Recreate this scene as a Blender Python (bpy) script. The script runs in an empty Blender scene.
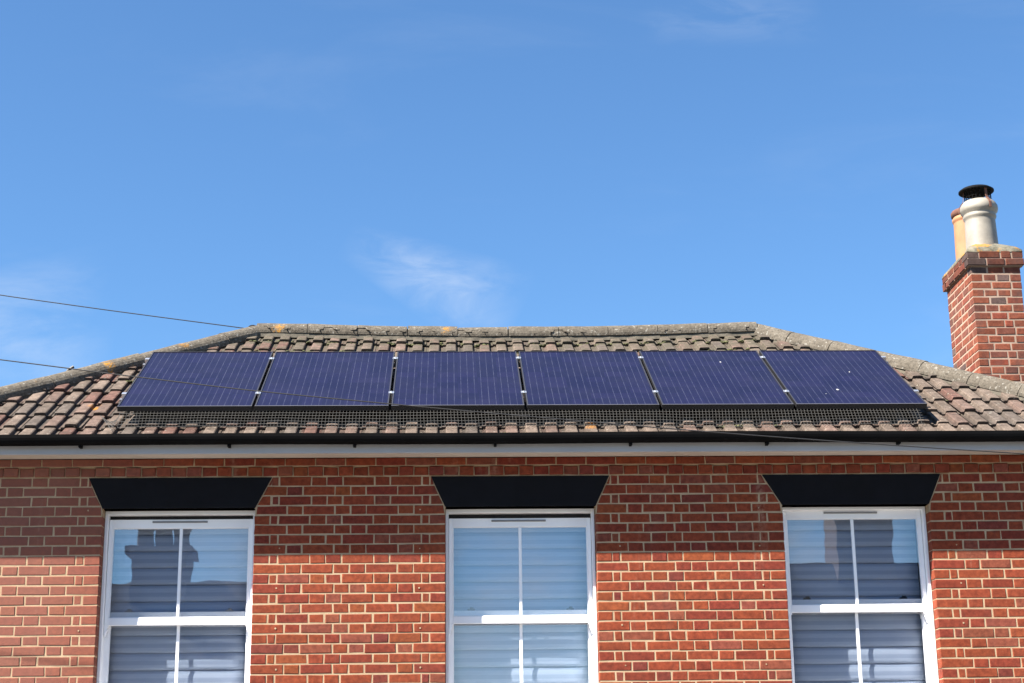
import bpy, bmesh, math, random
from mathutils import Vector, Matrix, Euler
random.seed(11)
R = math.radians
sc = bpy.context.scene
C = sc.collection
Z0 = 4.6                      # height of the wall's datum course above the ground
ROOF = 0.52968                # roof pitch
CH = 0.0747                   # brick course height
CO, SI, TA = math.cos(ROOF), math.sin(ROOF), math.tan(ROOF)
uni = random.uniform

# ------------------------------------------------------------------ materials
class NT:
    def __init__(s, name):
        s.m = bpy.data.materials.new(name); s.m.use_nodes = True
        s.t = s.m.node_tree; s.n = s.t.nodes; s.l = s.t.links
        s.b = s.n['Principled BSDF']
    def new(s, typ, **kw):
        nd = s.n.new(typ)
        for k, v in kw.items():
            if k.startswith('i_'):
                key = k[2:]
                nd.inputs[int(key) if key.isdigit() else key].default_value = v
            else: setattr(nd, k, v)
        return nd
    def link(s, a, b): s.l.new(a, b)
    def coord(s, kind='Object', scale=(1, 1, 1)):
        tc = s.new('ShaderNodeTexCoord'); mp = s.new('ShaderNodeMapping')
        mp.inputs['Scale'].default_value = scale
        s.link(tc.outputs[kind], mp.inputs[0]); return mp.outputs[0]
    def noise(s, co, scale, detail=4, rough=.6):
        nd = s.new('ShaderNodeTexNoise'); nd.inputs['Scale'].default_value = scale
        nd.inputs['Detail'].default_value = detail; nd.inputs['Roughness'].default_value = rough
        s.link(co, nd.inputs['Vector']); return nd.outputs[0]
    def ramp(s, fac, a, b, ca=(0, 0, 0, 1), cb=(1, 1, 1, 1)):
        nd = s.new('ShaderNodeValToRGB'); e = nd.color_ramp.elements
        e[0].position = a; e[1].position = b; e[0].color = ca; e[1].color = cb
        s.link(fac, nd.inputs[0]); return nd.outputs[0]
    def mix(s, fac, a, b, blend='MIX'):
        nd = s.new('ShaderNodeMix', data_type='RGBA', blend_type=blend)
        for sock, v in ((nd.inputs[0], fac), (nd.inputs[6], a), (nd.inputs[7], b)):
            if isinstance(v, (int, float)): sock.default_value = v
            elif isinstance(v, tuple): sock.default_value = v if len(v) == 4 else v + (1,)
            else: s.link(v, sock)
        return nd.outputs[2]
    def math(s, op, a, b=None, clamp=False):
        nd = s.new('ShaderNodeMath', operation=op, use_clamp=clamp)
        for i, v in enumerate((a, b)):
            if v is None: continue
            if isinstance(v, (int, float)): nd.inputs[i].default_value = v
            else: s.link(v, nd.inputs[i])
        return nd.outputs[0]
    def bump(s, h, strength=.3, dist=.01):
        nd = s.new('ShaderNodeBump'); nd.inputs['Strength'].default_value = strength
        nd.inputs['Distance'].default_value = dist
        s.link(h, nd.inputs['Height']); s.link(nd.outputs[0], s.b.inputs['Normal'])
    def set(s, **kw):
        for k, v in kw.items():
            k = k.replace('_', ' ')
            if isinstance(v, tuple) and len(v) == 3: v = v + (1,)
            if hasattr(v, 'is_linked') : s.link(v, s.b.inputs[k])
            else: s.b.inputs[k].default_value = v
        return s.m

def plain(name, col, rough=.5, metal=0, vary=.12, scale=6, bump=0, spec=.5):
    n = NT(name); co = n.coord()
    f = n.noise(co, scale, 5)
    c = n.mix(n.ramp(f, .3, .7), tuple(x*(1-vary) for x in col), tuple(min(1, x*(1+vary)) for x in col))
    n.set(Base_Color=c, Roughness=rough, Metallic=metal)
    n.b.inputs['Specular IOR Level'].default_value = spec
    if bump: n.bump(n.noise(co, scale*12, 6), bump, .004)
    return n.m

M = {}
def brick_material(name, soot=0.0):
    n = NT(name); co = n.coord()
    at = n.new('ShaderNodeAttribute', attribute_name='tint'); c = at.outputs['Color']
    big = n.noise(co, 1.3, 4); mid = n.noise(co, 26, 6, .65); fine = n.noise(co, 150, 5, .7)
    c = n.mix(n.ramp(mid, .34, .66), n.mix(1.0, c, (.66, .60, .60), 'MULTIPLY'), n.mix(1.0, c, (1.2, 1.22, 1.22), 'MULTIPLY'))
    c = n.mix(n.math('MULTIPLY', n.ramp(fine, .58, .74), .6), c, n.mix(1.0, c, (.5, .46, .46), 'MULTIPLY'))
    # pale lime bloom and pitting that belong to the bricks
    c = n.mix(n.math('MULTIPLY', n.ramp(n.noise(co, 48, 4, .7), .62, .8), .40), c, (.23, .125, .09))
    sp = n.new('ShaderNodeSeparateXYZ'); tc = n.new('ShaderNodeTexCoord'); n.link(tc.outputs['Object'], sp.inputs[0])
    if soot == 0:
        # the pier beside the left window is blended toward a paler pink
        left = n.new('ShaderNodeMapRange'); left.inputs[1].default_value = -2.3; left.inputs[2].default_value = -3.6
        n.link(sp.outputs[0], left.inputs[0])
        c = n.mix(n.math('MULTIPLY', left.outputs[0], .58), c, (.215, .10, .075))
        c = n.mix(n.math('MULTIPLY', n.ramp(big, .52, .75), .15), c, (.19, .07, .046))
        # lime runs and rain streaks
        run = n.noise(n.coord('Object', (5.5, 5.5, .55)), 1.0, 6, .65)
        c = n.mix(n.math('MULTIPLY', n.math('MULTIPLY', n.ramp(run, .60, .74), n.ramp(mid, .38, .58)), .40), c, (.30, .22, .16))
        c = n.mix(n.math('MULTIPLY', n.ramp(n.noise(n.coord('Object', (3.1, 3.1, .8)), 1.7, 5), .58, .75), .30), c, (.085, .035, .028))
    else:
        c = n.mix(n.math('MULTIPLY', n.ramp(n.noise(co, 5, 4), .45, .7), soot), c, (.06, .045, .042))
    n.set(Base_Color=c, Roughness=.9); n.b.inputs['Specular IOR Level'].default_value = .25
    h = n.math('ADD', n.math('MULTIPLY', mid, .6), n.math('MULTIPLY', fine, .5))
    n.bump(h, .55, .006)
    return n.m
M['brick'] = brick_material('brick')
M['chimney_brick'] = brick_material('weathered brick', .45)
def mortar_material(name, a, b):
    n = NT(name); co = n.coord()
    c = n.mix(n.ramp(n.noise(co, 9, 5), .3, .7), a, b)
    c = n.mix(n.math('MULTIPLY', n.ramp(n.noise(co, 90, 4), .6, .75), .5), c, (.2, .15, .11))
    n.set(Base_Color=c, Roughness=.95); n.b.inputs['Specular IOR Level'].default_value = .1
    n.bump(n.noise(co, 160, 5), .5, .003); return n.m
M['mortar'] = mortar_material('lime mortar', (.30, .213, .133), (.41, .305, .198))
M['chimney_mortar'] = mortar_material('chimney mortar', (.25, .175, .132), (.33, .245, .19))

def tile_material():
    n = NT('weathered concrete tile'); co = n.coord()
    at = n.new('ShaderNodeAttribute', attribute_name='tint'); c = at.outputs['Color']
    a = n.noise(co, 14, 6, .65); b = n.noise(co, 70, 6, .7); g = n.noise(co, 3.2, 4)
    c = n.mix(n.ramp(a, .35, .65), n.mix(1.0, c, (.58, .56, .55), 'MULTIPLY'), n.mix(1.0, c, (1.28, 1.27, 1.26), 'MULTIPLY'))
    c = n.mix(n.math('MULTIPLY', n.ramp(b, .48, .68), .85), c, (.040, .035, .030))
    c = n.mix(n.math('MULTIPLY', n.ramp(n.noise(co, 38, 3, .5), .66, .73), .75), c, (.26, .25, .21))
    # old black and green growth toward the ridge
    sp = n.new('ShaderNodeSeparateXYZ'); tc = n.new('ShaderNodeTexCoord'); n.link(tc.outputs['Object'], sp.inputs[0])
    up = n.new('ShaderNodeMapRange'); up.inputs[1].default_value = 5.9+.55; up.inputs[2].default_value = 7.0
    n.link(sp.outputs[2], up.inputs[0])
    gm = n.math('MULTIPLY', n.ramp(n.noise(co, 9, 5, .7), .40, .60), n.math('ADD', n.math('MULTIPLY', up.outputs[0], .95), .14))
    c = n.mix(gm, c, n.mix(n.ramp(b, .4, .6), (.034, .030, .022), (.085, .075, .052)))
    vo = n.new('ShaderNodeTexVoronoi', i_Scale=1.1); n.link(co, vo.inputs['Vector'])
    orange = n.math('MULTIPLY', n.ramp(vo.outputs['Distance'], .035, .085, (1, 1, 1, 1), (0, 0, 0, 1)), n.ramp(b, .42, .5))
    c = n.mix(orange, c, (.30, .13, .02))
    n.set(Base_Color=c, Roughness=.92); n.b.inputs['Specular IOR Level'].default_value = .2
    n.bump(n.math('ADD', b, n.math('MULTIPLY', a, .6)), .6, .008)
    return n.m
M['tile'] = tile_material()
def ridge_material():
    n = NT('lichened ridge concrete'); co = n.coord()
    a = n.noise(co, 7, 6, .65); b = n.noise(co, 45, 6, .7)
    c = n.mix(n.ramp(a, .35, .65), (.082, .070, .055), (.124, .109, .088))
    c = n.mix(n.math('MULTIPLY', n.math('MAXIMUM', n.ramp(b, .46, .62), n.math('MULTIPLY', n.ramp(n.noise(co, 16, 4, .7), .55, .7), .8)), .75), c, (.040, .035, .028))
    c = n.mix(n.math('MULTIPLY', n.ramp(n.noise(co, 36, 3, .5), .60, .68), .7), c, (.23, .22, .195))
    v = n.noise(co, 2.7, 2, .5)
    c = n.mix(n.math('MULTIPLY', n.ramp(v, .66, .71), n.ramp(b, .46, .53)), c, (.34, .16, .02))
    n.set(Base_Color=c, Roughness=.95); n.b.inputs['Specular IOR Level'].default_value = .2
    n.bump(b, .7, .01); return n.m
M['ridge'] = ridge_material()
M['bedding'] = plain('bedding mortar', (.075, .066, .05), .95, vary=.4, scale=20, bump=.6)
M['deck'] = plain('roof underlay', (.03, .028, .025), .9)
M['upvc'] = plain('white upvc', (.84, .84, .86), .32, vary=.03, scale=3)
M['fascia'] = plain('weathered white board', (.345, .345, .36), .45, vary=.08, scale=2.2)
M['soffit'] = plain('soffit board', (.50, .45, .40), .6, vary=.08, scale=2.2)
M['gutter'] = plain('black gutter plastic', (.004, .004, .0045), .7, vary=.3, scale=4, spec=.05)
M['lintel'] = plain('black painted render', (.0028, .003, .005), .85, vary=.25, scale=9, bump=.25, spec=.2)
M['dark'] = plain('dark void', (.01, .01, .011), .8)
M['vent'] = plain('grey vent plastic', (.20, .20, .21), .5)
M['room'] = plain('room plaster', (.22, .21, .2), .9)
M['alu'] = plain('silver aluminium', (.78, .79, .80), .35, metal=.9, vary=.05)
M['pframe'] = plain('black anodised frame', (.008, .008, .009), .5, vary=.06)
M['plip'] = plain('frame edge highlight', (.085, .085, .098), .45, vary=.15)  # lit line along the panel's bottom edge, put into the colour
M['pside'] = plain('anodised frame edge', (.026, .026, .032), .45, vary=.15)
M['rail'] = plain('rail aluminium', (.35, .35, .36), .4, metal=.9)
M['backsheet'] = plain('black backsheet', (.01, .01, .011), .6)
M['wire'] = plain('galvanised wire', (.085, .082, .076), .6, metal=.1, vary=.25, scale=30)
M['cable'] = plain('black cable sheath', (.012, .012, .013), .6)
M['dropping'] = plain('bird dropping', (.32, .32, .32), .8)
M['pot_cream'] = plain('cream glazed clay', (.215, .195, .163), .55, vary=.2, scale=7, bump=.15)
M['pot_buff'] = plain('buff terracotta', (.30, .135, .062), .75, vary=.16, scale=9, bump=.2)
M['pot_rim'] = plain('sooty terracotta', (.10, .04, .025), .85, vary=.3, scale=20)
M['cowl'] = plain('black cowl steel', (.006, .006, .0065), .75, spec=.1)
M['rust'] = plain('rusty strap', (.13, .055, .035), .85, vary=.4, scale=30)
M['mcap'] = plain('moss', (.060, .062, .024), .95, vary=.5, scale=40, bump=.6)
def flaunch_material():
    n = NT('lichened flaunching'); co = n.coord()
    a = n.noise(co, 16, 5, .65)
    c = n.mix(n.ramp(a, .35, .65), (.06, .056, .038), (.15, .135, .10))
    c = n.mix(n.math('MULTIPLY', n.ramp(n.noise(co, 5.2, 3), .49, .55), n.ramp(n.noise(co, 60, 3), .35, .5)), c, (.27, .13, .014))
    n.set(Base_Color=c, Roughness=.95); n.bump(n.noise(co, 60, 5), .6, .01); return n.m
M['flaunch'] = flaunch_material()
def blind_material():
    n = NT('blind fabric'); co = n.coord()
    c = n.mix(n.noise(co, 3, 3), (.40, .455, .555), (.44, .495, .595))
    tc = n.new('ShaderNodeTexCoord'); sp = n.new('ShaderNodeSeparateXYZ'); n.link(tc.outputs['Object'], sp.inputs[0])
    fz = n.math('FRACT', n.math('DIVIDE', sp.outputs[2], .0645))
    c = n.mix(n.math('MULTIPLY', n.math('GREATER_THAN', fz, .52), .8), c, n.mix(1.0, c, (.72, .75, .80), 'MULTIPLY'))   # woven sheer bands
    n.set(Base_Color=c, Roughness=.85); n.bump(n.noise(n.coord('Object', (300, 300, 30)), 1, 2), .1, .001); return n.m
M['blind'] = blind_material()
def glass_material():
    n = NT('window glass')
    tr = n.new('ShaderNodeBsdfTransparent'); tr.inputs[0].default_value = (.96, .98, 1.0, 1)
    gl = n.new('ShaderNodeBsdfGlossy'); gl.inputs['Roughness'].default_value = .0
    gm = n.new('ShaderNodeNewGeometry'); dt = n.new('ShaderNodeVectorMath', operation='DOT_PRODUCT')
    n.link(gm.outputs['Incoming'], dt.inputs[0]); n.link(gm.outputs['Normal'], dt.inputs[1])
    R0 = .175; p5 = n.math('POWER', n.math('SUBTRACT', 1.0, n.math('ABSOLUTE', dt.outputs['Value']), True), 5.0)
    frs = n.math('ADD', R0, n.math('MULTIPLY', p5, 1-R0))      # both faces of the thin pane reflect alike
    bm = n.new('ShaderNodeBump'); bm.inputs['Strength'].default_value = .022; bm.inputs['Distance'].default_value = .02
    n.link(n.noise(n.coord(), 2.2, 2), bm.inputs['Height']); n.link(bm.outputs[0], gl.inputs['Normal'])
    mx = n.new('ShaderNodeMixShader')
    n.link(frs, mx.inputs[0]); n.link(tr.outputs[0], mx.inputs[1]); n.link(gl.outputs[0], mx.inputs[2])
    n.link(mx.outputs[0], n.n['Material Output'].inputs[0]); return n.m
M['glass'] = glass_material()
PW, PH = 1.038, 1.65
def cell_material():
    n = NT('solar cells under glass'); tc = n.new('ShaderNodeTexCoord'); sp = n.new('ShaderNodeSeparateXYZ')
    n.link(tc.outputs['Object'], sp.inputs[0]); X, Y = sp.outputs[0], sp.outputs[1]
    def line(coord, off, pitch, half):
        f = n.math('FRACT', n.math('DIVIDE', n.math('SUBTRACT', coord, off), pitch))
        d = n.math('ABSOLUTE', n.math('SUBTRACT', f, .5))
        return n.math('LESS_THAN', d, half/pitch)
    cell = (PW-.05)/6
    bus = line(X, .025, cell/3, .0023)
    gapx = line(X, .025-cell/2, cell, .0012)
    gapy = line(Y, .03-.0795, .159, .0020)
    # faint tone of each cell
    cx = n.math('FLOOR', n.math('DIVIDE', n.math('SUBTRACT', X, .025), cell)); cy = n.math('FLOOR', n.math('DIVIDE', n.math('SUBTRACT', Y, .03), .159))
    cb = n.new('ShaderNodeCombineXYZ'); n.link(cx, cb.inputs[0]); n.link(cy, cb.inputs[1])
    oi = n.new('ShaderNodeObjectInfo'); n.link(oi.outputs['Random'], cb.inputs[2])
    wn = n.new('ShaderNodeTexWhiteNoise', noise_dimensions='3D'); n.link(cb.outputs[0], wn.inputs[0])
    c = n.mix(wn.outputs[0], (.0050, .0033, .0165), (.0075, .0052, .0235))
    c = n.mix(n.math('MAXIMUM', gapx, gapy), c, (.004, .004, .012))
    dash = n.math('MULTIPLY', bus, n.math('ADD', .45, n.math('MULTIPLY', n.ramp(n.noise(n.coord('Object', (40, 9, 1)), 1, 1), .42, .6), .55)))
    c = n.mix(dash, c, (.036, .037, .062))
    c = n.mix(n.math('MULTIPLY', n.ramp(n.noise(n.coord(), 2.2, 5), .4, .75), .03), c, (.15, .14, .13))
    n.set(Base_Color=c, Roughness=.45, Coat_Weight=.40, Coat_Roughness=.06, Coat_IOR=1.5)
    n.b.inputs['Specular IOR Level'].default_value = .15
    return n.m
M['cells'] = cell_material()
M['asphalt'] = plain('asphalt', (.06, .06, .062), .9, vary=.25, scale=3, bump=.5)
M['paving'] = plain('concrete paving', (.21, .205, .19), .9, vary=.15, scale=2, bump=.4)
M['ground'] = plain('dry garden ground', (.14, .13, .11), .95, vary=.3, scale=.6)
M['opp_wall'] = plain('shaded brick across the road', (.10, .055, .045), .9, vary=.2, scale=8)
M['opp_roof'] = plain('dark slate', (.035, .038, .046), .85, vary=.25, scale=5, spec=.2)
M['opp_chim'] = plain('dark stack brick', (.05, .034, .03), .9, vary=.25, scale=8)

# ------------------------------------------------------------------ mesh builder
class MB:
    def __init__(s): s.v = []; s.f = []; s.t = []; s.m = []
    def add(s, vs, fs, tint=(1, 1, 1), mi=0):
        o = len(s.v); s.v += [tuple(v) for v in vs]
        for f in fs: s.f.append(tuple(i+o for i in f)); s.t.append(tint); s.m.append(mi)
    def box(s, a, b, tint=(1, 1, 1), mi=0):
        x0, y0, z0 = a; x1, y1, z1 = b
        s.add([(x0,y0,z0),(x1,y0,z0),(x1,y1,z0),(x0,y1,z0),(x0,y0,z1),(x1,y0,z1),(x1,y1,z1),(x0,y1,z1)],
              [(0,3,2,1),(4,5,6,7),(0,1,5,4),(1,2,6,5),(2,3,7,6),(3,0,4,7)], tint, mi)
    def prism(s, poly, y0, y1, tint=(1,1,1), mi=0):        # polygon in x-z, counter-clockwise seen from -y
        n = len(poly)
        s.add([(x, y0, z) for x, z in poly]+[(x, y1, z) for x, z in poly],
              [tuple(range(n)), tuple(range(2*n-1, n-1, -1))]+[(i, i+n, (i+1) % n+n, (i+1) % n) for i in range(n)], tint, mi)
    def tube(s, pts, r, seg=6, tint=(1,1,1), mi=0, cap=True):
        pts = [Vector(p) for p in pts]; rings = []
        for i, p in enumerate(pts):
            d = (pts[min(i+1, len(pts)-1)]-pts[max(i-1, 0)]).normalized()
            a = d.cross(Vector((0, 0, 1)) if abs(d.z) < .9 else Vector((1, 0, 0))).normalized(); b = d.cross(a)
            rings.append([p+(a*math.cos(k*2*math.pi/seg)+b*math.sin(k*2*math.pi/seg))*r for k in range(seg)])
        vs = [v for rg in rings for v in rg]; fs = []
        for i in range(len(pts)-1):
            for k in range(seg):
                k2 = (k+1) % seg; fs.append((i*seg+k, i*seg+k2, (i+1)*seg+k2, (i+1)*seg+k))
        if cap: fs += [tuple(range(seg-1, -1, -1)), tuple((len(pts)-1)*seg+k for k in range(seg))]
        s.add(vs, fs, tint, mi)
    def lathe(s, cx, cy, prof, seg=32, tint=(1,1,1), mi=0):
        vs = []; fs = []
        for r, z in prof:
            for k in range(seg):
                a = k*2*math.pi/seg; vs.append((cx+r*math.cos(a), cy+r*math.sin(a), z))
        for i in range(len(prof)-1):
            for k in range(seg):
                k2 = (k+1) % seg; fs.append((i*seg+k, i*seg+k2, (i+1)*seg+k2, (i+1)*seg+k))
        s.add(vs, fs, tint, mi)
    def build(s, name, mats, parent=None, off=(0, 0, 0), smooth=False, lift=True, bevel=0):
        """vertices are given in datum coordinates; they become local to `off` (the parent's place)"""
        o_ = Vector(off); dz = Z0 if lift else 0
        me = bpy.data.meshes.new(name)
        me.from_pydata([(x-o_.x, y-o_.y, z+dz-o_.z) for x, y, z in s.v], [], s.f)
        at = me.attributes.new('tint', 'FLOAT_COLOR', 'FACE')
        at.data.foreach_set('color', [c for t in s.t for c in (t[0], t[1], t[2], 1.0)])
        for m in (mats if isinstance(mats, (list, tuple)) else [mats]): me.materials.append(m)
        me.polygons.foreach_set('material_index', s.m)
        if smooth: me.polygons.foreach_set('use_smooth', [True]*len(s.f))
        me.update()
        ob = bpy.data.objects.new(name, me); C.objects.link(ob)
        if parent is not None: ob.parent = parent
        if bevel:
            b = ob.modifiers.new('bevel', 'BEVEL'); b.width = bevel; b.segments = 2; b.limit_method = 'ANGLE'
        return ob

def tag(o, label=None, cat=None, group=None, kind=None):
    for k, v in (('label', label), ('category', cat), ('group', group), ('kind', kind)):
        if v: o[k] = v
    return o
def empty(name, loc, rx=0):
    o = bpy.data.objects.new(name, None); C.objects.link(o); o.location = loc
    o.rotation_euler = (rx, 0, 0); o.empty_display_size = .2; return o

# ------------------------------------------------------------------ the house
HO = Vector((3.2, 2.62, 0))
house = empty('brick_house', HO)
tag(house, 'red brick house with hipped tiled roof, white sash windows and black painted lintels', 'house')
WX0, WX1 = -1.8, 8.2
WIN = [(.0, 1.15, .0), (2.6, 3.75, -.008), (5.195, 6.335, .055)]      # opening left, right, upper sash shift
LTOP = [(-.117, 1.274), (2.490, 3.863), (5.050, 6.443)]
LZ0, LZ1, SILL = .355, 8*CH-.006, -18*CH

def tint_brick():
    r = random.random()
    if r < .55: c = (.203, .0410, .0165)
    elif r < .80: c = (.178, .0310, .0160)
    elif r < .92: c = (.190, .050, .029)
    elif r < .955: c = (.150, .030, .020)
    else: c = (.220, .052, .018)
    k = uni(.90, 1.10)*.9; return (c[0]*k, c[1]*k*uni(.95, 1.05), c[2]*k*uni(.92, 1.08))
CAPK = [1.0]
def tint_chim():
    r = random.random()
    if r < .56: c = (.185, .053, .028)
    elif r < .84: c = (.145, .047, .030)
    elif r < .89: c = (.098, .062, .054)
    else: c = (.19, .046, .026)
    k = uni(.8, 1.15)*CAPK[0]*.92; return tuple(x*k for x in c)

def brick(mb, O, A, N, a0b, a1b, a0t, a1t, z0, z1, depth, proud=0, tint=None, bev=.0042, jit=.0023):
    """one brick on a face: A runs along the face, N points out; bottom and top edges may differ (cut bricks)"""
    j = lambda: uni(-jit, jit)
    p = proud+uni(-.0012, .0016)
    def P(a, z, n): return O+A*a+N*n+Vector((0, 0, z))
    q = [(a0b+j(), z0+j()), (a1b+j(), z0+j()), (a1t+j(), z1+j()), (a0t+j(), z1+j())]
    ca = sum(x for x, _ in q)/4; cz = sum(z for _, z in q)/4
    inn = []
    for x, z in q:
        inn.append((x-bev*(1 if x > ca else -1), z-bev*(1 if z > cz else -1)))
    vs = [P(x, z, -depth) for x, z in q]+[P(x, z, p-bev*.8) for x, z in q]+[P(x, z, p) for x, z in inn]
    fs = [(8, 9, 10, 11)]
    for i in range(4):
        k = (i+1) % 4
        fs += [(i, k, k+4, i+4), (i+4, k+4, k+8, i+8)]
    mb.add(vs, fs, tint or tint_brick(), 0)

S_, H_, C_ = .2425, .12, .061
def seq(total, pat):
    out = []; x = 0
    for w in pat: out.append((x, x+w)); x += w
    k = total/x
    return [(a*k, b*k) for a, b in out]
def run_from_edge(length, even):
    pat = [S_, H_] if even else [H_, C_, S_, H_]
    x = sum(pat); nxt = True
    while x < length:
        w = S_ if nxt else H_; nxt = not nxt; pat.append(w); x += w
    out = []; x = 0
    for w in pat:
        e = min(x+w, length)
        if e-x > .03: out.append((x, e))
        x += w
    return out

wall = MB()
O = Vector((0, 0, 0)); AX = Vector((1, 0, 0)); NY = Vector((0, -1, 0))
JT = .0050
def lintel_edges(z):
    t = min(1, max(0, (z-LZ0)/(LZ1-LZ0)))
    out = []
    for (x0, x1, _), (t0, t1) in zip(WIN, LTOP): out.append((x0+(t0-x0)*t, x1+(t1-x1)*t))
    return out
for i in range(-61, 10):
    z0, z1 = i*CH+JT, (i+1)*CH-JT
    wob = uni(-.006, .006)
    even = i % 2 == 0
    spans = []
    if i == 8:                                  # dentil course: every other header stands proud
        x = WX0; k = 0
        while x < WX1-.05:
            brick(wall, O, AX, NY, x+JT, x+.1155-JT, x+JT, x+.1155-JT, z0, z1, .10, .030 if k % 2 else .004)
            x += .1155; k += 1
        continue
    if i == 9:
        x = WX0-.06
        while x < WX1-.05:
            w = .2310
            brick(wall, O, AX, NY, max(x, WX0)+JT, min(x+w, WX1)-JT, max(x, WX0)+JT, min(x+w, WX1)-JT, z0, .733, .10, .033)
            x += w
        continue
    if i < -18:                                 # below the sills: plain flemish bond
        x = WX0-(0 if even else .18); k = 0
        while x < WX1-.03:
            w = S_ if k % 2 == 0 else H_; k += 1
            a, b = max(x, WX0), min(x+w, WX1)
            if b-a > .04: brick(wall, O, AX, NY, a+JT, b-JT, a+JT, b-JT, z0, z1, .10)
            x += w
        continue
    spans += [(-a, -b) for a, b in run_from_edge(-WX0, even)]
    spans = [(b, a) for a, b in spans]
    for e0, e1 in ((WIN[0][1], WIN[1][0]), (WIN[1][1], WIN[2][0])):
        pat = [S_, H_, S_, H_, H_, S_, H_, S_] if even else [H_, C_, S_, H_, H_, S_, H_, S_, C_, H_]
        spans += [(e0+a, e0+b) for a, b in seq(e1-e0, pat)]
    spans += [(WIN[2][1]+a, WIN[2][1]+b) for a, b in run_from_edge(WX1-WIN[2][1], even)]
    edges0, edges1 = lintel_edges(z0), lintel_edges(z1)
    lim = []
    openx = [WX0]
    for (l0, r0) in edges0: openx += [l0, r0]
    openx.append(WX1)
    for a, b in spans:
        wa, wb = (wob, wob)
        touchL = any(abs(a-w[1]) < .002 for w in WIN); touchR = any(abs(b-w[0]) < .002 for w in WIN)
        a0 = a+(0 if touchL else JT+wob*.5+uni(-.002, .002)); b0 = b-(0 if touchR else JT-wob*.5+uni(-.002, .002))
        a0b = a0t = a0; b0b = b0t = b0; skip = False
        for wi in range(3):
            (el0, er0), (el1, er1) = edges0[wi], edges1[wi]
            mid = .5*(WIN[wi][0]+WIN[wi][1])
            if b0 <= mid and z1 > LZ0:
                b0b, b0t = min(b0b, el0-.009), min(b0t, el1-.009)
            if a0 >= mid and z1 > LZ0:
                a0b, a0t = max(a0b, er0+.009), max(a0t, er1+.009)
        if b0b-a0b < .012 and b0t-a0t < .012: continue
        b0b = max(b0b, a0b+.004); b0t = max(b0t, a0t+.004)
        brick(wall, O, AX, NY, a0b, b0b, a0t, b0t, z0, z1, .10)
    # remedial wall-tie plugs beside the openings, every fourth course
    if even and (i//2) % 2 == 0 and i < 5:
        for px in (-.10-.02, WIN[0][1]+.185, WIN[1][0]-.19, WIN[1][1]+.185, WIN[2][0]-.19, WIN[2][1]+.19):
            if random.random() < .85:
                cx, cz = px+uni(-.012, .012), z0+.034+uni(-.006, .006); r = uni(.005, .0075)
                ring = [(cx+r*math.cos(t*math.pi/4)*uni(.85, 1.15), -.0035, cz+r*math.sin(t*math.pi/4)*uni(.85, 1.15)) for t in range(8)]
                ring2 = [(x, .004, z) for x, _, z in ring]
                wall.add(ring+ring2, [tuple(range(8))]+[(t, t+8, (t+1) % 8+8, (t+1) % 8) for t in range(8)], mi=1)
# mortar core behind the bricks, in pieces round the openings
REC = .0026
def core(x0, x1, z0, z1, y0=REC): wall.box((x0, y0, z0), (x1, .28, z1), mi=1)
core(WX0+.003, WIN[0][0]-.003, SILL, LZ0)
core(WIN[0][1]+.003, WIN[1][0]-.003, SILL, LZ0)
core(WIN[1][1]+.003, WIN[2][0]-.003, SILL, LZ0)
core(WIN[2][1]+.003, WX1-.003, SILL, LZ0)
core(WX0+.003, WX1-.003, -4.6, SILL)
core(WX0+.003, WX1-.003, LZ0, 8*CH)
wall.box((WX0+.003, -.026, 9*CH), (WX1-.003, .28, .733), mi=1)
wall.box((WX0+.003, .0015, 8*CH), (WX1-.003, .28, 9*CH), mi=1)
# other three walls and the plastered inside of the shell
BY = 5.24
wall.box((WX0, .281, -4.6), (WX0+.24, BY, .85), mi=1)
wall.box((WX1-.24, .281, -4.6), (WX1, BY, .85), mi=1)
wall.box((WX0+.241, BY-.24, -4.6), (WX1-.241, BY, .85), mi=1)
wall.box((WX0+.242, .45, -4.5), (WX1-.242, .46, .84), mi=2)          # inner lining, dark rooms behind the blinds
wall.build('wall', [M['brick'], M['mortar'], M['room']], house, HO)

for (x0, x1, _), (t0, t1) in zip(WIN, LTOP):
    l = MB(); l.prism([(x0-.001, LZ0), (x1+.001, LZ0), (t1, LZ1), (t0, LZ1)], -.007, .20)
    l.build('lintel', M['lintel'], house, HO, bevel=.003)

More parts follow.
